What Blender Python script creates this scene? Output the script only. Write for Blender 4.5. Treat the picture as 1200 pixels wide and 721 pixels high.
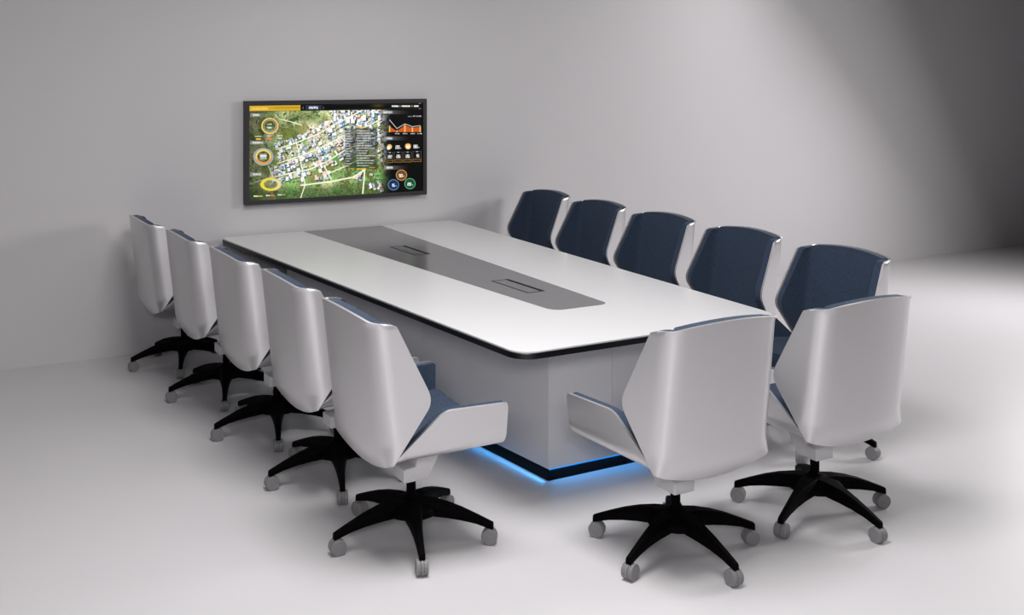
import bpy, bmesh, math, random
import numpy as np
from math import radians, sin, cos, pi, sqrt
from mathutils import Vector, Matrix

for o in list(bpy.data.objects):
    bpy.data.objects.remove(o, do_unlink=True)
SC = bpy.context.scene
COL = SC.collection

# ------------------------------------------------------------------ camera
cam_d = bpy.data.cameras.new('camera')
cam = bpy.data.objects.new('camera', cam_d)
COL.objects.link(cam)
cam.location = (-3.064, -3.672, 1.9)
cam.rotation_euler = (radians(90), 0, radians(-28.40))
cam_d.sensor_width = 36.0
cam_d.sensor_fit = 'HORIZONTAL'
cam_d.lens = 1244.3 * 36.0 / 1200.0
cam_d.shift_x = (600 - 523.4) / 1200.0
cam_d.shift_y = (85.7 - 360.5) / 1200.0
cam_d.clip_end = 200
SC.camera = cam

# ------------------------------------------------------------------ world, lights, exposure
SC.view_settings.view_transform = 'Standard'
SC.view_settings.look = 'None'
SC.view_settings.exposure = 0.0
SC.view_settings.gamma = 1.0
SC.view_settings.use_curve_mapping = False
world = bpy.data.worlds.new('world')
SC.world = world
world.use_nodes = True
world.node_tree.nodes['Background'].inputs['Color'].default_value = (0.96, 0.97, 1.0, 1)
world.node_tree.nodes['Background'].inputs['Strength'].default_value = 0.0


def area_light(name, loc, target, power, sx, sy, color=(1, 1, 1), spread=180):
    d = bpy.data.lights.new(name, 'AREA')
    d.shape = 'RECTANGLE'
    d.size, d.size_y = sx, sy
    d.energy = power
    d.color = color
    d.spread = radians(spread)
    o = bpy.data.objects.new(name, d)
    COL.objects.link(o)
    o.location = loc
    v = Vector(target) - Vector(loc)
    o.rotation_euler = v.to_track_quat('-Z', 'Y').to_euler()
    return o


# key panel low on the right: its own plane cuts the back wall along the diagonal
KEY_P = Vector((5.56, 1.70, 1.914))
KEY_N = Vector((1, 0, -1.02)).cross(KEY_P - Vector((5.33, 3.65, 1.97)))
if KEY_N.x > 0:
    KEY_N = -KEY_N
WARM = (1.0, 0.982, 0.994)
area_light('key_light', KEY_P, KEY_P + KEY_N, 35.5, 0.26, 0.26, (1.0, 0.975, 0.985))
K2_P = Vector((4, 2.5, 2.9))
K2_N = Vector((1, 0, -1.02)).cross(K2_P - Vector((5.33, 3.65, 1.97)))
if K2_N.x > 0:
    K2_N = -K2_N
area_light('wall_light', K2_P, K2_P + K2_N, 8.5, 0.5, 0.5, WARM)
area_light('ceiling_light', (-1.2, -0.6, 4.2), (-1.2, -0.599, 0), 111, 1.4, 1.4, WARM)
area_light('ceiling_light', (-1.2, -0.6, 2.8), (-1.2, -0.599, 0), 31, 1.4, 1.4, WARM)
area_light('table_light', (0, 2.2, 2.8), (0, 2.201, 0), 9, 1.4, 1.4, WARM)
area_light('rear_light', (-4, -5.0, 2.8), (-4, -4.999, 0), 275, 1.4, 1.4, WARM)
area_light('side_light', (7, -1, 3), (2, -2, 0), 238, 1.6, 1.6, WARM)


# ------------------------------------------------------------------ materials
def new_mat(name, color, rough=0.5, metallic=0.0, spec=0.5, var=0.0, scale=8.0, bump=0.0, bscale=200.0, coat=0.0):
    m = bpy.data.materials.new(name)
    m.use_nodes = True
    nt = m.node_tree
    b = nt.nodes['Principled BSDF']
    b.inputs['Base Color'].default_value = (*color, 1)
    b.inputs['Roughness'].default_value = rough
    b.inputs['Metallic'].default_value = metallic
    b.inputs['Specular IOR Level'].default_value = spec
    b.inputs['Coat Weight'].default_value = coat
    tc = nt.nodes.new('ShaderNodeTexCoord')
    if var > 0:
        n = nt.nodes.new('ShaderNodeTexNoise')
        n.inputs['Scale'].default_value = scale
        n.inputs['Detail'].default_value = 3
        nt.links.new(tc.outputs['Object'], n.inputs['Vector'])
        r = nt.nodes.new('ShaderNodeValToRGB')
        r.color_ramp.elements[0].position = 0.3
        r.color_ramp.elements[1].position = 0.7
        r.color_ramp.elements[0].color = (*[c * (1 - var) for c in color], 1)
        r.color_ramp.elements[1].color = (*[min(1, c * (1 + var)) for c in color], 1)
        nt.links.new(n.outputs['Fac'], r.inputs['Fac'])
        nt.links.new(r.outputs['Color'], b.inputs['Base Color'])
    if bump > 0:
        n2 = nt.nodes.new('ShaderNodeTexNoise')
        n2.inputs['Scale'].default_value = bscale
        nt.links.new(tc.outputs['Object'], n2.inputs['Vector'])
        bp = nt.nodes.new('ShaderNodeBump')
        bp.inputs['Strength'].default_value = bump
        bp.inputs['Distance'].default_value = 0.002
        nt.links.new(n2.outputs['Fac'], bp.inputs['Height'])
        nt.links.new(bp.outputs['Normal'], b.inputs['Normal'])
    return m


def fabric_mat(name, color):
    m = bpy.data.materials.new(name)
    m.use_nodes = True
    nt = m.node_tree
    b = nt.nodes['Principled BSDF']
    b.inputs['Roughness'].default_value = 0.85
    b.inputs['Specular IOR Level'].default_value = 0.25
    b.inputs['Sheen Weight'].default_value = 0.15
    b.inputs['Sheen Roughness'].default_value = 0.4
    tc = nt.nodes.new('ShaderNodeTexCoord')
    mp = nt.nodes.new('ShaderNodeMapping')
    mp.inputs['Scale'].default_value = (60, 60, 260)
    nt.links.new(tc.outputs['Object'], mp.inputs['Vector'])
    n = nt.nodes.new('ShaderNodeTexNoise')
    n.inputs['Scale'].default_value = 1.6
    n.inputs['Detail'].default_value = 4
    nt.links.new(mp.outputs['Vector'], n.inputs['Vector'])
    r = nt.nodes.new('ShaderNodeValToRGB')
    r.color_ramp.elements[0].position = 0.32
    r.color_ramp.elements[1].position = 0.72
    r.color_ramp.elements[0].color = (*[c * 0.72 for c in color], 1)
    r.color_ramp.elements[1].color = (*[c * 1.35 for c in color], 1)
    nt.links.new(n.outputs['Fac'], r.inputs['Fac'])
    nt.links.new(r.outputs['Color'], b.inputs['Base Color'])
    bp = nt.nodes.new('ShaderNodeBump')
    bp.inputs['Strength'].default_value = 0.35
    bp.inputs['Distance'].default_value = 0.0015
    nt.links.new(n.outputs['Fac'], bp.inputs['Height'])
    nt.links.new(bp.outputs['Normal'], b.inputs['Normal'])
    return m


def emit_mat(name, color, strength):
    m = bpy.data.materials.new(name)
    m.use_nodes = True
    b = m.node_tree.nodes['Principled BSDF']
    b.inputs['Base Color'].default_value = (0.01, 0.02, 0.03, 1)
    b.inputs['Emission Color'].default_value = (*color, 1)
    b.inputs['Emission Strength'].default_value = strength
    return m


M_WALL = new_mat('wall_paint', (0.62, 0.605, 0.615), 0.6, spec=0.25, var=0.006, scale=1.5, bump=0.05, bscale=120)
M_FLOOR = new_mat('floor_resin', (0.66, 0.645, 0.655), 0.42, spec=0.3, var=0.006, scale=1.2, bump=0.02, bscale=80)
M_WHITE = new_mat('table_white', (0.73, 0.73, 0.73), 0.28, spec=0.5, var=0.004, scale=3)
M_STRIP = new_mat('table_grey_inlay', (0.135, 0.13, 0.135), 0.17, spec=0.9, var=0.02, scale=4)
M_EDGE = new_mat('table_black_edge', (0.006, 0.006, 0.007), 0.35, spec=0.4, var=0.05)
M_PANEL = new_mat('table_base_grey', (0.80, 0.795, 0.825), 0.45, spec=0.4, var=0.01, scale=3)
M_PLINTH = new_mat('plinth_black', (0.004, 0.004, 0.0045), 0.6, spec=0.1, var=0.05)
M_SHELL = new_mat('chair_shell_white', (0.66, 0.65, 0.66), 0.32, metallic=0.7, spec=0.5, var=0.004, scale=5)
M_FABRIC = fabric_mat('chair_fabric_navy', (0.036, 0.055, 0.092))
M_BLACK = new_mat('chair_black', (0.0012, 0.0012, 0.0014), 0.6, spec=0.04, var=0.05)
M_GREY = new_mat('caster_grey', (0.23, 0.225, 0.23), 0.45, spec=0.4, var=0.03)
M_MECH = new_mat('mechanism_grey', (0.62, 0.61, 0.62), 0.4, spec=0.5, var=0.01)
M_BEZEL = new_mat('tv_bezel', (0.040, 0.037, 0.040), 0.45, spec=0.4, var=0.05)
M_LID = new_mat('cable_lid_grey', (0.10, 0.10, 0.105), 0.18, spec=0.8, var=0.02)
M_LED = emit_mat('led_blue', (0.0, 0.24, 0.85), 1.3)


# ------------------------------------------------------------------ object helpers
def mesh_obj(name, verts, faces, mat, parent=None, smooth=False, bevel=0, seg=2, angle=40, recalc=True):
    me = bpy.data.meshes.new(name)
    me.from_pydata([tuple(map(float, v)) for v in verts], [], [tuple(f) for f in faces])
    if recalc:
        bm = bmesh.new(); bm.from_mesh(me)
        bmesh.ops.remove_doubles(bm, verts=bm.verts, dist=1e-6)
        bmesh.ops.recalc_face_normals(bm, faces=bm.faces)
        bm.to_mesh(me); bm.free()
    me.materials.append(mat)
    if smooth:
        me.shade_smooth()
    o = bpy.data.objects.new(name, me)
    COL.objects.link(o)
    if parent:
        o.parent = parent
    if bevel:
        md = o.modifiers.new('bevel', 'BEVEL')
        md.width = bevel; md.segments = seg
        md.limit_method = 'ANGLE'; md.angle_limit = radians(angle)
        if smooth:
            md.harden_normals = True
    return o


def empty(name, loc=(0, 0, 0), rz=0.0, label=None, cat=None, group=None):
    o = bpy.data.objects.new(name, None)
    o.empty_display_size = 0.1
    COL.objects.link(o)
    o.location = loc
    o.rotation_euler = (0, 0, rz)
    if label: o['label'] = label
    if cat: o['category'] = cat
    if group: o['group'] = group
    return o


def prism(poly, z0, z1):
    n = len(poly)
    v = [(x, y, z0) for x, y in poly] + [(x, y, z1) for x, y in poly]
    f = [tuple(range(n))[::-1], tuple(range(n, 2 * n))]
    f += [(i, (i + 1) % n, n + (i + 1) % n, n + i) for i in range(n)]
    return v, f


def box_vf(x0, x1, y0, y1, z0, z1):
    return prism([(x0, y0), (x1, y0), (x1, y1), (x0, y1)], z0, z1)


def round_poly(pts, radii, n=10):
    out = []
    m = len(pts)
    for i in range(m):
        p = Vector((*pts[i], 0)); a = Vector((*pts[i - 1], 0)); b = Vector((*pts[(i + 1) % m], 0))
        r = radii[i]
        if r <= 0:
            out.append((p.x, p.y)); continue
        d1 = (a - p).normalized(); d2 = (b - p).normalized()
        ang = d1.angle(d2)
        t = r / math.tan(ang / 2)
        c = p + (d1 + d2).normalized() * (r / sin(ang / 2))
        s = p + d1 * t - c; e = p + d2 * t - c
        tot = s.angle(e)
        sg = 1 if s.cross(e).z > 0 else -1
        for k in range(n + 1):
            q = Matrix.Rotation(sg * tot * k / n, 3, 'Z') @ s + c
            out.append((q.x, q.y))
    return out


def lathe(profile, n=28, axis='z'):
    v, f = [], []
    for r, z in profile:
        for k in range(n):
            a = 2 * pi * k / n
            v.append((r * cos(a), r * sin(a), z))
    m = len(profile)
    for i in range(m - 1):
        for k in range(n):
            f.append((i * n + k, i * n + (k + 1) % n, (i + 1) * n + (k + 1) % n, (i + 1) * n + k))
    f.append(tuple(range(n))[::-1])
    f.append(tuple(range((m - 1) * n, m * n)))
    return v, f


# ------------------------------------------------------------------ room
WALL_Y = 3.65
fl = mesh_obj('floor', *box_vf(-16, 20, -14, WALL_Y, -0.1, 0), M_FLOOR)
wl = mesh_obj('wall_back', *box_vf(-16, 20, WALL_Y, WALL_Y + 0.15, -0.1, 7), M_WALL)
for o in (fl, wl):
    o['kind'] = 'structure'

# ------------------------------------------------------------------ conference table
TL, HN, HF = 3.615, 0.731, 0.930          # length, half widths near / far
Y0 = 0.012
table = empty('conference_table', (0, 0, 0), 0, 'long white conference table with grey centre inlay on a grey pedestal base', 'table')


def table_poly(inset=0.0):
    p = [(-HN + inset, Y0 + inset), (HN - inset, Y0 + inset), (HF - inset, TL - inset), (-HF + inset, TL - inset)]
    return round_poly(p, [0.10 - inset, 0.10 - inset, 0.07 - inset, 0.07 - inset], 12)


mesh_obj('tabletop', *prism(table_poly(0.002), 0.741, 0.750), M_WHITE, table, bevel=0.002, seg=2)
mesh_obj('edge_band', *prism(table_poly(0.0), 0.716, 0.741), M_EDGE, table, bevel=0.002, seg=1)
strip = round_poly([(-0.166, 0.597), (0.166, 0.597), (0.312, 3.605), (-0.312, 3.605)], [0.07, 0.055, 0, 0], 10)
mesh_obj('centre_inlay', *prism(strip, 0.7475, 0.7506), M_STRIP, table)


def cable_box(yc):
    hx, hy = 0.056, 0.184
    v, f = [], []
    # frame ring standing a hair above the inlay
    w = 0.007
    o_, i_ = [(-hx, -hy), (hx, -hy), (hx, hy), (-hx, hy)], [(-hx + w, -hy + w), (hx - w, -hy + w), (hx - w, hy - w), (-hx + w, hy - w)]
    for z in (0.7500, 0.7516):
        v += [(x, y + yc, z) for x, y in o_] + [(x, y + yc, z) for x, y in i_]
    for k in range(4):
        j = (k + 1) % 4
        f += [(8 + k, 8 + j, 12 + j, 12 + k), (k, j, 8 + j, 8 + k), (4 + j, 4 + k, 12 + k, 12 + j), (j, k, 4 + k, 4 + j)]
    fr = mesh_obj('cable_box', v, f, M_EDGE, table)
    fr['label'] = 'black framed cable box lid in the inlay'
    v, f = prism([(-hx + w + .004, -hy + w + .004), (hx - w - .018, -hy + w + .004), (hx - w - .018, hy - w - .004), (-hx + w + .004, hy - w - .004)], 0.7503, 0.7512)
    v = [(x, y + yc, z) for x, y, z in v]
    lid = mesh_obj('lid', v, f, M_LID, fr)
    v, f = prism([(hx - w - .018, -hy + w), (hx - w, -hy + w), (hx - w, hy - w), (hx - w - .018, hy - w)], 0.7502, 0.7509)
    v = [(x, y + yc, z) for x, y, z in v]
    mesh_obj('gap_shadow', v, f, M_PLINTH, fr)  # shadow gap beside the lid, drawn as a flat black strip


for yc in (1.19, 2.495):
    cable_box(yc)

# pedestal: panels meeting at thin seams, black plinth, blue light strip
PY0, PY1 = 0.45, 3.30


def ph(y):
    return 0.297 + 0.088 * (y - 0.45)


PANEL_Z0, PANEL_Z1 = 0.055, 0.716
core = round_poly([(-ph(PY0) + .014, PY0 + .014), (ph(PY0) - .014, PY0 + .014), (ph(PY1) - .014, PY1 - .014), (-ph(PY1) + .014, PY1 - .014)], [0, 0, 0, 0])
mesh_obj('pedestal_core', *prism(core, PANEL_Z0 + 0.003, PANEL_Z1), M_EDGE, table)
ys = [PY0, 0.965, 1.535, 2.12, 2.71, PY1]
g = 0.0011
TH = 0.0135
for sgn in (-1, 1):
    for i in range(5):
        a, b = ys[i] + (0 if i == 0 else g), ys[i + 1] - (0 if i == 4 else g)
        q = [(sgn * ph(a), a), (sgn * ph(b), b), (sgn * (ph(b) - TH), b), (sgn * (ph(a) - TH), a)]
        if i == 0:   # mitred corner
            q[3] = (sgn * (ph(a) - TH), a + TH)
        mesh_obj('base_panel', *prism(q, PANEL_Z0, PANEL_Z1), M_PANEL, table)
for x0, x1 in ((-ph(PY0), 0.074 - g), (0.074 + g, ph(PY0))):
    q = [(x0, PY0), (x1, PY0), (x1 - (TH if x1 > .2 else 0), PY0 + TH), (x0 + (TH if x0 < -.2 else 0), PY0 + TH)]
    mesh_obj('base_panel', *prism(q, PANEL_Z0, PANEL_Z1), M_PANEL, table)
pl = [(-ph(PY0), PY0), (ph(PY0), PY0), (ph(PY1), PY1), (-ph(PY1), PY1)]
mesh_obj('plinth', *prism(pl, 0.0, 0.049), M_PLINTH, table)
# visible light line between the front panels and the plinth
sl = mesh_obj('light_strip', *box_vf(-ph(PY0) + 0.008, ph(PY0) - 0.008, PY0 + 0.002, PY0 + 0.012, 0.049, 0.055), M_LED, table)
sl['label'] = 'glowing blue light strip'


def led_lamp(p, q, out, power):
    """Downward strip lamp of the light line, running from p to q just outside the plinth."""
    p = Vector((*p, 0.052)); q = Vector((*q, 0.052))
    d = bpy.data.lights.new('light_strip_glow', 'AREA')
    d.shape = 'RECTANGLE'
    d.size = (q - p).length; d.size_y = 0.010
    d.energy = power * d.size
    d.color = (0.07, 0.34, 0.80)
    o = bpy.data.objects.new('light_strip_glow', d)
    COL.objects.link(o)
    o.parent = table
    x = (q - p).normalized(); z = Vector((-out[0] * .35, -out[1] * .35, 1)).normalized()
    y = z.cross(x).normalized(); x = y.cross(z)
    o.matrix_world = Matrix.Translation((p + q) / 2) @ Matrix((x, y, z)).transposed().to_4x4()


e = 0.009
led_lamp((-ph(PY0), PY0 - e), (ph(PY0), PY0 - e), (0, -1), 0.5)
led_lamp((-ph(PY0) - e, PY0), (-ph(PY1) - e, PY1), (-1, 0), 0.33)
led_lamp((ph(PY0) + e, PY0), (ph(PY1) + e, PY1), (1, 0), 0.5)

# ------------------------------------------------------------------ wall display
TVX0, TVX1, TVZ0, TVZ1, TVY = -0.748, 0.695, 0.964, 1.702, 3.600
tv = empty('wall_display', (0.5 * (TVX0 + TVX1), WALL_Y, TVZ0), 0, 'large black-framed wall screen showing an aerial village map with gauges', 'screen')
SX0, SX1, SZ0, SZ1 = TVX0 + .029, TVX1 - .031, TVZ0 + .030, TVZ1 - .029


def rel(v, o):
    return [(x - o.location.x, y - o.location.y, z - o.location.z) for x, y, z in v]


v, f = [], []
fo = [(TVX0, TVZ0), (TVX1, TVZ0), (TVX1, TVZ1), (TVX0, TVZ1)]
fi = [(SX0, SZ0), (SX1, SZ0), (SX1, SZ1), (SX0, SZ1)]
v = [(x, TVY, z) for x, z in fo] + [(x, TVY, z) for x, z in fi] + [(x, TVY + .006, z) for x, z in fi] + [(x, WALL_Y - .002, z) for x, z in fo]
for k in range(4):
    j = (k + 1) % 4
    f += [(k, j, 4 + j, 4 + k), (4 + k, 4 + j, 8 + j, 8 + k), (12 + k, 12 + j, j, k)]
f.append((15, 14, 13, 12))
f.append((8, 9, 10, 11))
mesh_obj('bezel', rel(v, tv), f, M_BEZEL, tv)


def screen_image(W, H):
    """Picture on the screen as an (H, W, 3) sRGB array, row 0 = top."""
    rng = np.random.default_rng(7)
    uu, vv = np.meshgrid((np.arange(W) + .5) / W, (np.arange(H) + .5) / H)
    t = uu * 1.086 / (1 + .086 * uu)
    X = 62 + 1066 * t
    top = 65 - 15 * t; bot = 660 - 62 * t
    Y = top + vv * (bot - top)
    img = np.zeros((H, W, 3))

    def noise(sc, seed):
        r = np.random.default_rng(seed)
        gx, gy = int(1300 / sc) + 3, int(800 / sc) + 3
        gr = r.random((gy, gx))
        fx, fy = X / sc, Y / sc
        ix, iy = fx.astype(int), fy.astype(int)
        ax, ay = fx - ix, fy - iy
        ax = ax * ax * (3 - 2 * ax); ay = ay * ay * (3 - 2 * ay)
        return (gr[iy, ix] * (1 - ax) + gr[iy, ix + 1] * ax) * (1 - ay) + (gr[iy + 1, ix] * (1 - ax) + gr[iy + 1, ix + 1] * ax) * ay

    def mix(col, a):
        a = np.clip(a, 0, 1)[..., None]
        img[:] = img * (1 - a) + np.array(col) / 255. * a

    def seg_d(p, q):
        px, py = p; qx, qy = q
        dx, dy = qx - px, qy - py
        k = np.clip(((X - px) * dx + (Y - py) * dy) / (dx * dx + dy * dy), 0, 1)
        return np.hypot(X - px - k * dx, Y - py - k * dy)

    def line(pts, w, col, a=1.0):
        d = np.min([seg_d(pts[i], pts[i + 1]) for i in range(len(pts) - 1)], axis=0)
        mix(col, a * np.clip((w / 2 - d) / 2.5 + .5, 0, 1))

    def rect(x0, y0, x1, y1, col, a=1.0, soft=2.5):
        m = np.clip((X - x0) / soft + .5, 0, 1) * np.clip((x1 - X) / soft + .5, 0, 1) * np.clip((Y - y0) / soft + .5, 0, 1) * np.clip((y1 - Y) / soft + .5, 0, 1)
        mix(col, a * m)

    def rrect(cx, cy, w, h, ang, col, a=1.0):
        c, s = cos(ang), sin(ang)
        x = (X - cx) * c + (Y - cy) * s; y = -(X - cx) * s + (Y - cy) * c
        mix(col, a * np.clip((w / 2 - abs(x)) / 3 + .5, 0, 1) * np.clip((h / 2 - abs(y)) / 3 + .5, 0, 1))

    def ring(cx, cy, rx, ry, w, col, a=1.0, sel=None):
        rr = np.hypot((X - cx) / rx, (Y - cy) / ry)
        d = abs(rr - 1) * min(rx, ry)
        m = np.clip((w / 2 - d) / 2.5 + .5, 0, 1)
        if sel is not None: m = m * sel
        mix(col, a * m)

    def disc(cx, cy, r, col, a=1.0):
        mix(col, a * np.clip((r - np.hypot(X - cx, Y - cy)) / 3 + .5, 0, 1))

    def blur_text(x0, x1, y, h, col, seed=0):
        n = noise(6, 100 + seed)
        m = np.clip((X - x0) / 2 + .5, 0, 1) * np.clip((x1 - X) / 2 + .5, 0, 1) * np.clip((h / 2 - abs(Y - y)) / 2.5 + .5, 0, 1)
        mix(col, m * (0.45 + .6 * n))

    FONT = {'0': '757', '1': '111'}
    SEG = {'0': 'abcdef', '1': 'bc', '2': 'abged', '5': 'afgcd', '6': 'afgedc', '8': 'abcdefg'}

    def digits(s, x, y, h, col, w):
        for i, ch in enumerate(s):
            x0 = x + i * w * 1.45; x1 = x0 + w; ym = y; yt = y - h / 2; yb = y + h / 2
            S = {'a': ((x0, yt), (x1, yt)), 'b': ((x1, yt), (x1, ym)), 'c': ((x1, ym), (x1, yb)), 'd': ((x0, yb), (x1, yb)), 'e': ((x0, ym), (x0, yb)), 'f': ((x0, yt), (x0, ym)), 'g': ((x0, ym), (x1, ym))}
            for k in SEG[ch]:
                line(S[k], 3.8, col)

    # terrain
    n1, n2, n3, n4 = noise(90, 1), noise(35, 2), noise(12, 3), noise(5, 4)
    gsum = .45 * n1 + .3 * n2 + .25 * n3
    base = np.array([92, 106, 62]); tan = np.array([198, 192, 152]); grn = np.array([112, 160, 88])
    low = np.clip((Y - 380 + .15 * (X - 500)) / 140, 0, 1)
    A = np.clip((gsum - .30) * 2.6, 0, 1)
    img[:] = (base * (1 - A[..., None]) + tan * A[..., None]) / 255.
    mix(grn, np.clip((n2 - .45) * 3, 0, 1) * (.35 + .5 * low))
    mix((56, 78, 44), np.clip((Y - 560 + .02 * X) / 60, 0, 1) * .75 * (.6 + .6 * n2))
    mix((176, 196, 150), np.clip((n3 - .52) * 3, 0, 1) * low * .5)
    mix((222, 214, 188), np.clip(1 - np.hypot((X - 440) / 120, (Y - 205) / 66), 0, 1) * .95)
    mix((206, 202, 184), np.clip(1.3 - np.hypot((X - 560) / 330, (Y - 300 + .42 * (X - 560)) / 105), 0, 1) * .55 * (.4 + n3))
    mix((30, 44, 26), np.clip((n3 - .62) * 4, 0, 1) * .6)
    img[:] *= (.82 + .36 * n4[..., None])
    # field strips
    for k in range(26):
        x = 560 + k * 21
        line([(x - 30, 108 + rng.uniform(-4, 4)), (x + 26, 215)], 3, (66, 84, 50) if k % 2 else (214, 208, 186), .4)
    for x, y, w, h, c in ((560, 440, 120, 50, (120, 128, 74)), (480, 500, 130, 60, (132, 130, 84)), (385, 300, 46, 22, (96, 160, 70)), (665, 182, 30, 26, (90, 170, 70)),
                          (590, 400, 30, 44, (82, 150, 74)), (305, 240, 70, 54, (108, 116, 60)), (390, 210, 70, 60, (128, 128, 78)), (330, 160, 70, 22, (52, 76, 44))):
        rrect(x, y, w, h, -.4, c, .75)
    R1 = [(230, 340), (350, 300), (480, 245), (600, 180), (730, 112)]
    R2 = [(240, 425), (380, 380), (520, 320), (640, 255), (800, 190), (930, 120)]
    R3 = [(200, 515), (300, 490), (430, 465), (530, 420), (650, 345), (750, 300), (920, 226)]
    roads = [(R1, 8), (R2, 7), (R3, 8), ([(60, 556), (200, 512)], 7), ([(380, 562), (560, 540), (700, 512), (765, 470)], 9),
             ([(350, 290), (375, 400), (390, 480), (405, 560), (378, 640)], 6), ([(540, 492), (640, 450), (770, 388), (900, 330)], 6), ([(770, 470), (758, 612)], 9),
             ([(215, 120), (250, 152), (330, 172), (385, 190)], 5), ([(640, 255), (700, 345)], 4), ([(470, 360), (500, 420)], 4), ([(520, 440), (565, 525)], 7), ([(180, 440), (210, 512)], 6)]
    # houses along the roads
    for R, nh, off in ((R1, 78, (13, 36)), (R2, 120, (12, 36)), (R3, 104, (12, 36)), ([(560, 140), (900, 128)], 78, (0, 38)), ([(640, 300), (900, 250)], 46, (0, 40)), ([(200, 480), (380, 440)], 12, (4, 24)),
                       ([(850, 300), (905, 420)], 18, (4, 26)), ([(330, 510), (560, 500)], 10, (4, 20)), ([(790, 590), (880, 560)], 10, (0, 30)), ([(540, 150), (560, 260)], 12, (0, 30)), ([(700, 480), (860, 520)], 7, (0, 40))):
        L = [math.dist(R[i], R[i + 1]) for i in range(len(R) - 1)]
        for k in range(nh):
            s = rng.random() * sum(L); i = 0
            while s > L[i]: s -= L[i]; i += 1
            p, q = np.array(R[i], float), np.array(R[i + 1], float)
            d = (q - p) / L[i]; nn = np.array([-d[1], d[0]])
            c = p + d * s + nn * rng.choice([-1, 1]) * rng.uniform(*off)
            w, h = rng.uniform(13, 33), rng.uniform(11, 24)
            ang = math.atan2(d[1], d[0]) + rng.choice([0, pi / 2])
            col = [(240, 238, 236), (225, 222, 220), (202, 190, 178), (216, 186, 166), (170, 172, 176), (236, 232, 222)][rng.integers(6)]
            rrect(c[0] + 5, c[1] + 4, w, h, ang, (30, 38, 44) if rng.random() < .7 else (30, 104, 160), .85)
            rrect(c[0], c[1], w, h, ang, col, .95)
            if rng.random() < .25:
                rrect(c[0] + rng.uniform(-16, 16), c[1] + rng.uniform(-12, 12), 6, 17, ang, (44, 130, 186), .9)
            if rng.random() < .3:
                disc(c[0] + rng.uniform(-20, 20), c[1] + rng.uniform(-14, 14), rng.uniform(3, 7), (36, 58, 34), .85)
    for pts, w in roads:
        line(pts, w, (222, 218, 196), .95)
    img[:] = np.clip(.5 + (np.clip(img * 1.12, 0, 1) - .5) * 1.15, 0, 1)
    # dark shading of the interface on both sides
    mix((18, 22, 12), np.clip((300 - X) / 240, 0, 1) * .62)
    mix((4, 4, 4), np.clip((X - 858) / 78, 0, 1) ** .8 * (1 - .0 * Y))
    # list window
    rect(650, 208, 848, 462, (10, 16, 18), .5, 10)
    for k in range(15):
        y = 228 + k * 15.4
        blur_text(650, 682 + rng.uniform(-6, 8), y, 5, (232, 234, 232), k)
        blur_text(720, 770 + rng.uniform(0, 68), y - 3, 5, (238, 240, 238), 20 + k)
    blur_text(716, 778, 203, 9, (246, 196, 84), 50)
    blur_text(668, 704, 459, 7, (232, 160, 50), 51); blur_text(720, 780, 461, 9, (250, 196, 66), 52); blur_text(796, 834, 452, 7, (232, 160, 50), 53)
    # top bar
    tb = (Y - (65 - 15 * t))
    mix((3, 4, 4), np.clip((41 - tb) / 2 + .5, 0, 1))
    mix((92, 76, 12), np.clip(1 - np.hypot((X - 850) / 60, (tb - 16) / 18), 0, 1) * .9)
    for d0 in (5.5, 37):
        mix((82, 92, 96), np.clip((1.6 - abs(tb - d0)) / 1.5, 0, 1) * np.clip((X - 540) / 60, 0, 1) * .8)
    gm = np.clip((X - 64) / 2, 0, 1) * np.clip((378 - X) / 2, 0, 1) * np.clip((tb - 4) / 2, 0, 1) * np.clip((40 - tb) / 2, 0, 1)
    mix((214, 176, 52), gm); mix((176, 132, 24), gm * np.clip(1 - abs(tb - 20) / 9, 0, 1) * np.clip((X - 170) / 60, 0, 1) * .8)
    blur_text(78, 178, 88, 15, (250, 206, 110), 60)
    rect(407, 66, 506, 98, (38, 50, 70)); blur_text(428, 484, 82, 15, (255, 255, 255), 61); mix((255, 255, 255), 0 * X)
    rect(391, 74, 396, 92, (110, 110, 110)); rect(514, 74, 520, 92, (90, 84, 74))
    for x0, x1 in ((935, 977), (996, 1049), (1071, 1100)):
        blur_text(x0, x1, 73, 10, (255, 255, 255), int(x0)); blur_text(x0, x1, 73, 8, (255, 255, 255), int(x1))
    rect(983, 68, 989, 79, (206, 160, 50)); rect(1057, 67, 1063, 78, (206, 160, 50))
    rect(1101, 54, 1114, 58, (150, 150, 150)); rect(1101, 87, 1114, 91, (150, 150, 150))
    # section headers
    for x0, x1, y, tx in ((68, 220, 127, 126), (68, 206, 298, 148), (68, 170, 494, 136), (868, 1050, 111, 940), (888, 1040, 272, 940), (888, 1040, 454, 942)):
        m = np.clip((X - x0) / 2, 0, 1) * np.clip((x1 - X) / (x1 - x0), 0, 1) * np.clip((12 - abs(Y - y)) / 2 + .5, 0, 1)
        mix((150, 152, 152), m * .85)
        blur_text(x0 + 16, tx, y, 12, (240, 240, 240), int(y))
    # gauges on the left
    ring(190, 195, 48, 46, 9, (246, 214, 106)); ring(190, 195, 48, 46, 9, (246, 190, 120), 1, np.clip((X - 190) / 20, 0, 1))
    ring(190, 195, 36, 35, 3.5, (190, 190, 186)); blur_text(172, 200, 184, 8, (255, 248, 230), 70); blur_text(172, 202, 205, 9, (255, 255, 250), 71)
    for x0, x1, y in ((98, 140, 259), (168, 204, 257), (230, 266, 255)):
        blur_text(x0, x1, y, 7, (240, 234, 210), int(x0))
    rect(105, 271, 134, 281, (240, 200, 70)); rect(175, 269, 201, 279, (246, 140, 90)); rect(236, 267, 262, 275, (230, 220, 180))
    ring(150, 385, 57, 50, 8, (176, 178, 190)); ring(150, 385, 44, 40, 11, (244, 214, 120)); ring(150, 385, 44, 40, 9, (240, 150, 60), 1, np.clip((Y - 392) / 14, 0, 1))
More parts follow.
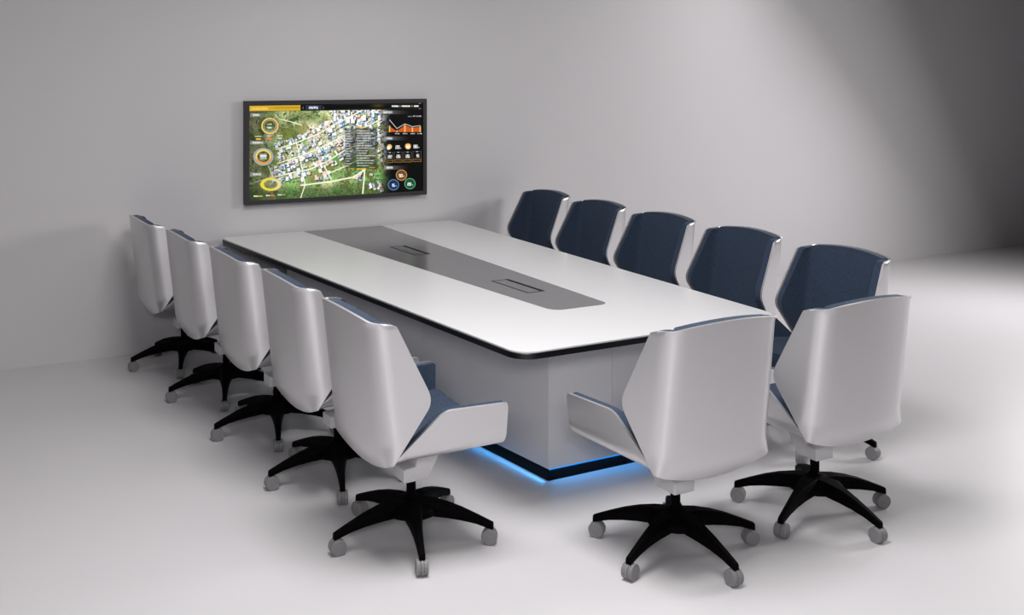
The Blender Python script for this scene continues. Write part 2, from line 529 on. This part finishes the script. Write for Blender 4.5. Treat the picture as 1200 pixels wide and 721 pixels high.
    rrect(150, 385, 40, 34, 0, (206, 208, 196), .8); blur_text(130, 170, 380, 10, (255, 255, 255), 72)
    ring(195, 556, 53, 33, 14, (236, 218, 66)); ring(195, 556, 53, 33, 12, (250, 214, 160), 1, np.clip((X - 205) / 26, 0, 1))
    for x0, x1, y, c in ((90, 118, 629, (250, 240, 200)), (120, 146, 629, (226, 200, 60)), (166, 190, 625, (255, 236, 220)), (192, 218, 624, (240, 120, 60)), (238, 262, 621, (240, 240, 230)), (264, 286, 620, (170, 160, 110))):
        blur_text(x0, x1, y, 8, c, int(x0)); blur_text(x0, x1, y, 6, c, int(x0) + 1)
    # chart on the right
    xs = [922, 967, 1016, 1062, 1110]; yo = [196, 226, 190, 206, 200]
    area = np.interp(X, xs, yo)
    mix((206, 92, 44), np.clip((Y - area) / 3, 0, 1) * np.clip((234 - Y) / 2, 0, 1) * np.clip((X - 922) / 2, 0, 1) * np.clip((1112 - X) / 2, 0, 1))
    line(list(zip(xs, [158, 212, 183, 200, 194])), 4, (226, 226, 222))
    for x, y in zip(xs, yo):
        rect(x - 4, y - 2, x + 4, 234, (250, 200, 90))
    for x in (955, 1003, 1050, 1092):
        blur_text(x, x + 28, 243, 7, (226, 228, 226), x)
    blur_text(1034, 1062, 137, 6, (200, 200, 200), 80); blur_text(1066, 1117, 135, 8, (214, 214, 214), 81)
    # weather
    disc(922, 324, 15, (250, 200, 110)); disc(916, 332, 11, (255, 250, 240)); disc(1035, 322, 19, (226, 150, 40)); disc(1035, 324, 13, (255, 246, 226)); disc(1026, 314, 6, (255, 206, 120)); disc(1044, 314, 6, (255, 206, 120))
    digits('20', 960, 327, 17, (255, 255, 255), 9); rect(987, 331, 994, 336, (210, 210, 210))
    digits('86', 1071, 323, 17, (255, 255, 255), 9); rect(1098, 326, 1105, 331, (210, 210, 210))
    for (x0, x1), s, y in zip(((903, 944), (950, 1001), (1007, 1058), (1064, 1117)), ('22', '26', '26', '15'), (386, 384, 383, 380)):
        yy = y - 383
        rect(x0, 355 + yy, x1, 401 + yy, (84, 86, 84)); rect(x0 + 3, 358 + yy, x1 - 3, 420 + yy, (8, 8, 8))
        rect(x0, 402 + yy, x1, 421 + yy, (146, 112, 56)); rect(x0 + 4, 406 + yy, x1 - 4, 417 + yy, (34, 30, 12))
        rect((x0 + x1) / 2 - 5, 356 + yy, (x0 + x1) / 2 + 5, 360 + yy, (236, 236, 236))
        digits(s, (x0 + x1) / 2 - 10, y, 16, (255, 255, 255), 8.5)
    for cx, cy, fc, rc, s in ((995, 500, (116, 72, 22), (226, 176, 112), '50'), (946, 560, (22, 48, 92), (116, 156, 200), '15'), (1047, 553, (12, 82, 52), (120, 190, 140), '20')):
        disc(cx, cy, 34, rc); disc(cx, cy, 30, fc)
        digits(s, cx - 14, cy + 3, 15, (255, 255, 255), 8); rect(cx + 12, cy + 4, cx + 18, cy + 10, (220, 220, 220))
    return np.clip(img, 0, 1)


def build_screen():
    W, H = 600, 300
    img = screen_image(W, H)
    lin = np.where(img <= .04045, img / 12.92, ((img + .055) / 1.055) ** 2.4)
    me = bpy.data.meshes.new('screen')
    xs = np.linspace(SX0, SX1, W) - tv.location.x
    zs = np.linspace(SZ1, SZ0, H) - tv.location.z
    gx, gz = np.meshgrid(xs, zs)
    co = np.stack([gx, np.full_like(gx, TVY + 0.0045 - WALL_Y), gz], -1).reshape(-1, 3)
    idx = np.arange(W * H).reshape(H, W)
    quads = np.stack([idx[:-1, :-1], idx[1:, :-1], idx[1:, 1:], idx[:-1, 1:]], -1).reshape(-1, 4)
    nf = len(quads)
    me.vertices.add(W * H); me.vertices.foreach_set('co', co.ravel())
    me.loops.add(nf * 4); me.loops.foreach_set('vertex_index', quads.ravel().astype(np.int32))
    me.polygons.add(nf); me.polygons.foreach_set('loop_start', np.arange(0, nf * 4, 4, dtype=np.int32))
    me.update(calc_edges=True)
    at = me.attributes.new('picture', 'FLOAT_COLOR', 'POINT')
    rgba = np.concatenate([lin.reshape(-1, 3), np.ones((W * H, 1))], 1)
    at.data.foreach_set('color', rgba.ravel().astype(np.float32))
    m = bpy.data.materials.new('screen_picture')
    m.use_nodes = True
    nt = m.node_tree; b = nt.nodes['Principled BSDF']
    b.inputs['Base Color'].default_value = (0.004, 0.004, 0.004, 1)
    b.inputs['Roughness'].default_value = 0.35
    b.inputs['Specular IOR Level'].default_value = 0.2
    an = nt.nodes.new('ShaderNodeAttribute'); an.attribute_name = 'picture'
    nt.links.new(an.outputs['Color'], b.inputs['Emission Color'])
    b.inputs['Emission Strength'].default_value = 1.0
    me.materials.append(m)
    o = bpy.data.objects.new('screen', me); COL.objects.link(o); o.parent = tv
    o['label'] = 'lit screen with aerial map, gauges and charts'


build_screen()

# ------------------------------------------------------------------ chairs
A = lambda *p: np.array(p, float)
P_T, P_U, P_N, P_B = A(.258, -.284, .961), A(.290, -.198, .951), A(.325, -.058, .657), A(.281, -.217, .419)
P_A1, P_A3, P_A2 = A(.346, .258, .613), A(.317, -.006, .609), A(.327, .254, .453)


def bez(a, b, c, t):
    return a * (1 - t) ** 2 + b * 2 * t * (1 - t) + c * t * t


def poly_eval(pts, rad, t):
    """Point at t in 0..len-1 along a polyline whose inner corners are rounded over +-rad in t."""
    n = len(pts) - 1
    t = min(max(t, 0), n)
    k = round(t)
    if 0 < k < n and abs(t - k) < rad[k]:
        r = rad[k]
        a = pts[k] + (pts[k - 1] - pts[k]) * r
        c = pts[k] + (pts[k + 1] - pts[k]) * r
        return bez(a, pts[k], c, (t - k + r) / (2 * r))
    i = min(int(t), n - 1)
    return pts[i] + (pts[i + 1] - pts[i]) * (t - i)


def half_section(cen, C, Wp, r, n1=10, n2=11, n3=9):
    """cen(t): centre curve t 0..1 ending at crease C; then straight to the edge Wp; crease rounded by r."""
    wl = np.linalg.norm(Wp - C)
    r = min(r, .8 * wl)
    tl = 1 - r / C[0]
    p1 = [cen(t) for t in np.linspace(0, tl, n1)]
    e1 = cen(tl); e2 = C + (Wp - C) * r / wl
    p2 = [bez(e1, C, e2, t) for t in np.linspace(0, 1, n2)[1:]]
    p3 = [e2 + (Wp - e2) * t for t in np.linspace(0, 1, n3)[1:]]
    return p1 + p2 + p3


def mirror_row(h):
    m = [p * A(-1, 1, 1) for p in h[:0:-1]]
    return m + h


def back_grid(inset=0.0, v0=0.0, v1=1.0, nv=44, corner=True):
    Tc = P_T + A(.010, -.010, 0)
    Bc = P_B + A(-.006, -.014, -.003)
    rows = []
    for v in np.linspace(v0, v1, nv):
        C = Bc + (Tc - Bc) * v
        # edge path: B -> N -> U -> towards T
        t = v / .44 if v < .44 else 1 + (v - .44) / .52 if v < .96 else 2 + (v - .96) / .04 * .55
        if not corner and t > 2: t = 2
        W = poly_eval([P_B + A(.008, .010, .004), P_N, P_U, P_T], [0, .16, .05 if corner else 0, 0], t)
        if v > .9:
            C = Bc + (Tc - Bc) * min(v, 1.0)
        if inset:
            d = C - W; L = np.linalg.norm(d)
            W = W + d / L * min(inset, .7 * L)
        slope = (Tc[1] - Bc[1]) / (Tc[2] - Bc[2])
        off = -.046 * (1 - v) ** 1.5 + .022 * v

        def cen(tt, C=C, off=off):
            z = C[2] + off * (1 - tt * tt)
            y = Bc[1] + slope * (z - Bc[2]) - .028 * (1 - tt ** 2)
            h = max(0, .47 - z) / .10
            y += .030 * h * h * (1 - .75 * tt ** 4)
            if tt >= .999: return C.copy()
            # bring to the crease smoothly
            y0 = C[1]; yl = Bc[1] + slope * (C[2] - Bc[2])
            return A(C[0] * tt, y + (y0 - yl) * tt ** 4, z)
        rows.append(mirror_row(half_section(cen, C, W, .066)))
    return np.array(rows)


def seat_grid(inset=0.0, v0=0.0, v1=1.0, nv=40, corner=True):
    R0 = P_B + A(-.004, .018, .006)
    rows = []
    for v in np.linspace(v0, v1, nv):
        C = R0 + (P_A2 + A(.004, 0, -.004) - R0) * v
        t = v / .45 if v < .45 else 1 + (v - .45) / .53 if v < .98 else 2 + (v - .98) / .02 * .12
        if not corner and t > 2: t = 2
        W = poly_eval([R0 + A(.002, .010, .016), P_A3, P_A1, P_A2], [0, .13, .06 if corner else 0, 0], t)
        if inset:
            d = C - W; L = np.linalg.norm(d)
            W = W + d / L * min(inset, .7 * L)
        sag = .040 - .004 * v

        def cen(tt, C=C, sag=sag, v=v):
            q = 1 - tt ** 2.4
            return A(C[0] * tt, C[1] - .022 * (1 - v) * q + .010 * v * q, C[2] - sag * q)
        rows.append(mirror_row(half_section(cen, C, W, .05)))
    return np.array(rows)


def normals(G, ref):
    du = np.gradient(G, axis=1); dv = np.gradient(G, axis=0)
    n = np.cross(du, dv)
    n /= np.maximum(np.linalg.norm(n, axis=2, keepdims=True), 1e-9)
    c = n[G.shape[0] // 2, G.shape[1] // 2]
    return n if c @ ref > 0 else -n


def closed(O, I):
    nv, nu = O.shape[:2]
    v = np.concatenate([O.reshape(-1, 3), I.reshape(-1, 3)])
    ix = np.arange(nv * nu).reshape(nv, nu); jx = ix + nv * nu
    f = []
    for a in range(nv - 1):
        for b in range(nu - 1):
            f.append((ix[a, b], ix[a, b + 1], ix[a + 1, b + 1], ix[a + 1, b]))
            f.append((jx[a, b], jx[a + 1, b], jx[a + 1, b + 1], jx[a, b + 1]))
    ring = [(0, b) for b in range(nu)] + [(a, nu - 1) for a in range(1, nv)] + [(nv - 1, b) for b in range(nu - 2, -1, -1)] + [(a, 0) for a in range(nv - 2, 0, -1)]
    for k in range(len(ring)):
        p, q = ring[k], ring[(k + 1) % len(ring)]
        f.append((ix[p], jx[p], jx[q], ix[q]))
    return v, f


def tube_between(p, q, r, n=12):
    p, q = Vector(p), Vector(q)
    z = (q - p).normalized()
    x = z.orthogonal().normalized(); y = z.cross(x)
    v = []
    for c in (p, q):
        for k in range(n):
            a = 2 * pi * k / n
            v.append(c + x * r * cos(a) + y * r * sin(a))
    f = [tuple(range(n))[::-1], tuple(range(n, 2 * n))] + [(k, (k + 1) % n, n + (k + 1) % n, n + k) for k in range(n)]
    return v, f


CASTER_R = 0.322


def make_chair():
    root = empty('swivel_chair')
    yv, zv = A(0, 1, 0), A(0, 0, 1)
    O = back_grid(); I = O + normals(back_grid(corner=False), yv) * .011
    mesh_obj('back_shell', *closed(O, I), M_SHELL, root, smooth=True, bevel=.0045, seg=3)
    G = back_grid(.009, .05, .990); n = normals(back_grid(.009, .05, .990, corner=False), yv)
    s = np.linspace(0, 1, G.shape[0])[:, None, None]
    mesh_obj('back_pad', *closed(G + n * .0108, G + n * .052), M_FABRIC, root, smooth=True, bevel=.012, seg=4)
    O = seat_grid(); I = O + normals(seat_grid(corner=False), zv) * .011
    mesh_obj('seat_shell', *closed(O, I), M_SHELL, root, smooth=True, bevel=.0045, seg=3)
    G = seat_grid(.006, .06, .990); n = normals(seat_grid(.006, .06, .990, corner=False), zv)
    nu = G.shape[1]
    w = np.abs(np.linspace(-1, 1, nu))[None, :, None]
    th = .034 + .036 * np.clip((.62 - w) / .35, 0, 1) ** 1.3
    mesh_obj('seat_pad', *closed(G + n * .0108, G + n * (.0108 + th)), M_FABRIC, root, smooth=True, bevel=.011, seg=4)
    # mechanism under the seat
    prof = [(-.056, .248, .052), (-.056, .302, .052), (-.002, .308, .052), (.004, .378, .052), (.06, .392, .058), (.125, .412, .072), (.120, .395, .072), (.088, .325, .060), (.055, .250, .052)]
    nP = len(prof)
    v = [(-h, y, z) for y, z, h in prof] + [(h, y, z) for y, z, h in prof]
    f = [tuple(range(nP)), tuple(range(nP, 2 * nP))[::-1]] + [(i, (i + 1) % nP, nP + (i + 1) % nP, nP + i) for i in range(nP)]
    mesh_obj('seat_mechanism', v, f, M_MECH, root, bevel=.006, seg=3, angle=25)
    mesh_obj('gas_column', *lathe([(.026, .160), (.026, .178), (.0195, .183), (.0195, .249), (.014, .251)], 24), M_BLACK, root, smooth=True, bevel=.001, seg=1)
    mesh_obj('base_hub', *lathe([(.03, .102), (.08, .105), (.112, .116), (.118, .128), (.10, .146), (.060, .162), (.040, .170), (.03, .172)], 36), M_BLACK, root, smooth=True)
    secs = [(.03, .168, .110, .045), (.09, .165, .108, .036), (.15, .155, .101, .026), (.21, .138, .092, .019), (.27, .115, .080, .0150), (.320, .094, .064, .0125), (.338, .086, .0595, .0120)]
    for k in range(5):
        a = radians(90 + 36 + 72 * k)          # one leg points straight back
        er, et = Vector((cos(a), sin(a), 0)), Vector((-sin(a), cos(a), 0))
        v, f = [], []
        for r, zt, zb, hw in secs:
            for sx, z in ((-.72, zt), (.72, zt), (1, (zt * .6 + zb * .4)), (1, zb), (-1, zb), (-1, (zt * .6 + zb * .4))):
                v.append(er * r + et * hw * sx + Vector((0, 0, z)))
        m = 6
        for i in range(len(secs) - 1):
            for j in range(m):
                f.append((i * m + j, i * m + (j + 1) % m, (i + 1) * m + (j + 1) % m, (i + 1) * m + j))
        f += [tuple(range(m)), tuple(range((len(secs) - 1) * m, len(secs) * m))[::-1]]
        mesh_obj('base_leg', v, f, M_BLACK, root, bevel=.003, seg=2, angle=30)
        # caster: hood with stem, two wheels as sub-parts
        c = er * CASTER_R + Vector((0, 0, .0315))
        v, f = [], []
        nn = 14
        for sx in (-1, 1):
            for j in range(nn + 1):
                t = radians(-70 + 320 * j / nn)
                v.append(c + er * .0325 * cos(t) + Vector((0, 0, .0325 * sin(t))) + et * .0045 * sx)
        for j in range(nn):
            f.append((j, j + 1, nn + 2 + j, nn + 1 + j))
        f += [tuple(range(nn + 1)), tuple(range(nn + 1, 2 * nn + 2))[::-1], (0, nn + 1, 2 * nn + 1, nn)]
        hood = mesh_obj('caster', v, f, M_GREY, root)
        hood['label'] = 'grey twin-wheel caster'
        for sx in (-1, 1):
            v, f = [], []
            prof = [(0.0205, .0245), (.0225, .0285), (.0235, .0250), (.0250, .0295)]
            ring = [(.0055, .0275), (.0062, .0310), (.0120, .0315), (.0124, .0302), (.0140, .0302), (.0144, .0315), (.0205, .0313), (.0228, .0295), (.0232, .0240), (.0226, .0225), (.0226, .010), (.0232, .0085)]
            n2 = 26
            for w_, r_ in ring:
                for j in range(n2):
                    t = 2 * pi * j / n2
                    v.append(c + et * w_ * sx + er * r_ * cos(t) + Vector((0, 0, r_ * sin(t))))
            for i in range(len(ring) - 1):
                for j in range(n2):
                    f.append((i * n2 + j, i * n2 + (j + 1) % n2, (i + 1) * n2 + (j + 1) % n2, (i + 1) * n2 + j))
            f += [tuple(range(n2)), tuple(range((len(ring) - 1) * n2, len(ring) * n2))]
            mesh_obj('caster_wheel', v, f, M_GREY, hood)
    return root


def copy_thing(root):
    r = root.copy(); COL.objects.link(r)
    for ch in list(root.children):
        c = ch.copy(); COL.objects.link(c); c.parent = r
        for g_ in list(ch.children):
            d = g_.copy(); COL.objects.link(d); d.parent = c
    return r


proto = make_chair()
# (side x, along y, facing angle of the chair's +Y about Z, label)
CH = [
    (-1.129, 0.212, -90 - 1.2, 'white-backed swivel chair left of the table, nearest the camera in its row'),
    (-1.139, 0.965, -90 - 0.8, 'white-backed swivel chair left of the table, second from the camera'),
    (-1.173, 1.723, -90, 'white-backed swivel chair left of the table, third of its five'),
    (-1.223, 2.478, -90, 'white-backed swivel chair left of the table, second from the wall'),
    (-1.279, 3.232, -90, 'white-backed swivel chair left of the table, nearest the wall'),
    (1.175, 0.236, 90 - 1.2, 'swivel chair with navy inside facing us, right side, farthest from the wall'),
    (1.212, 0.999, 90 - 1.2, 'swivel chair with navy inside facing us, right side, fourth from the wall'),
    (1.235, 1.745, 90 - 1, 'swivel chair with navy inside facing us, right side, third of its five'),
    (1.275, 2.495, 90 - 1, 'swivel chair with navy inside facing us, right side, second from the wall'),
    (1.320, 3.240, 90 - 1, 'swivel chair with near-black navy inside, right side, closest to the wall'),
    (-0.258, -0.393, 0 + 0.6, 'left one of two swivel chairs at the near table end, back to us'),
    (0.511, -0.398, 0 + 1.3, 'right one of two swivel chairs at the near table end, back to us'),
]
for i, (x, y, rz, lab) in enumerate(CH):
    c = proto if i == 0 else copy_thing(proto)
    c.location = (x, y, 0)
    c.rotation_euler = (0, 0, radians(rz))
    c['label'] = lab
    c['category'] = 'chair'
    c['group'] = 'swivel chairs around the conference table'
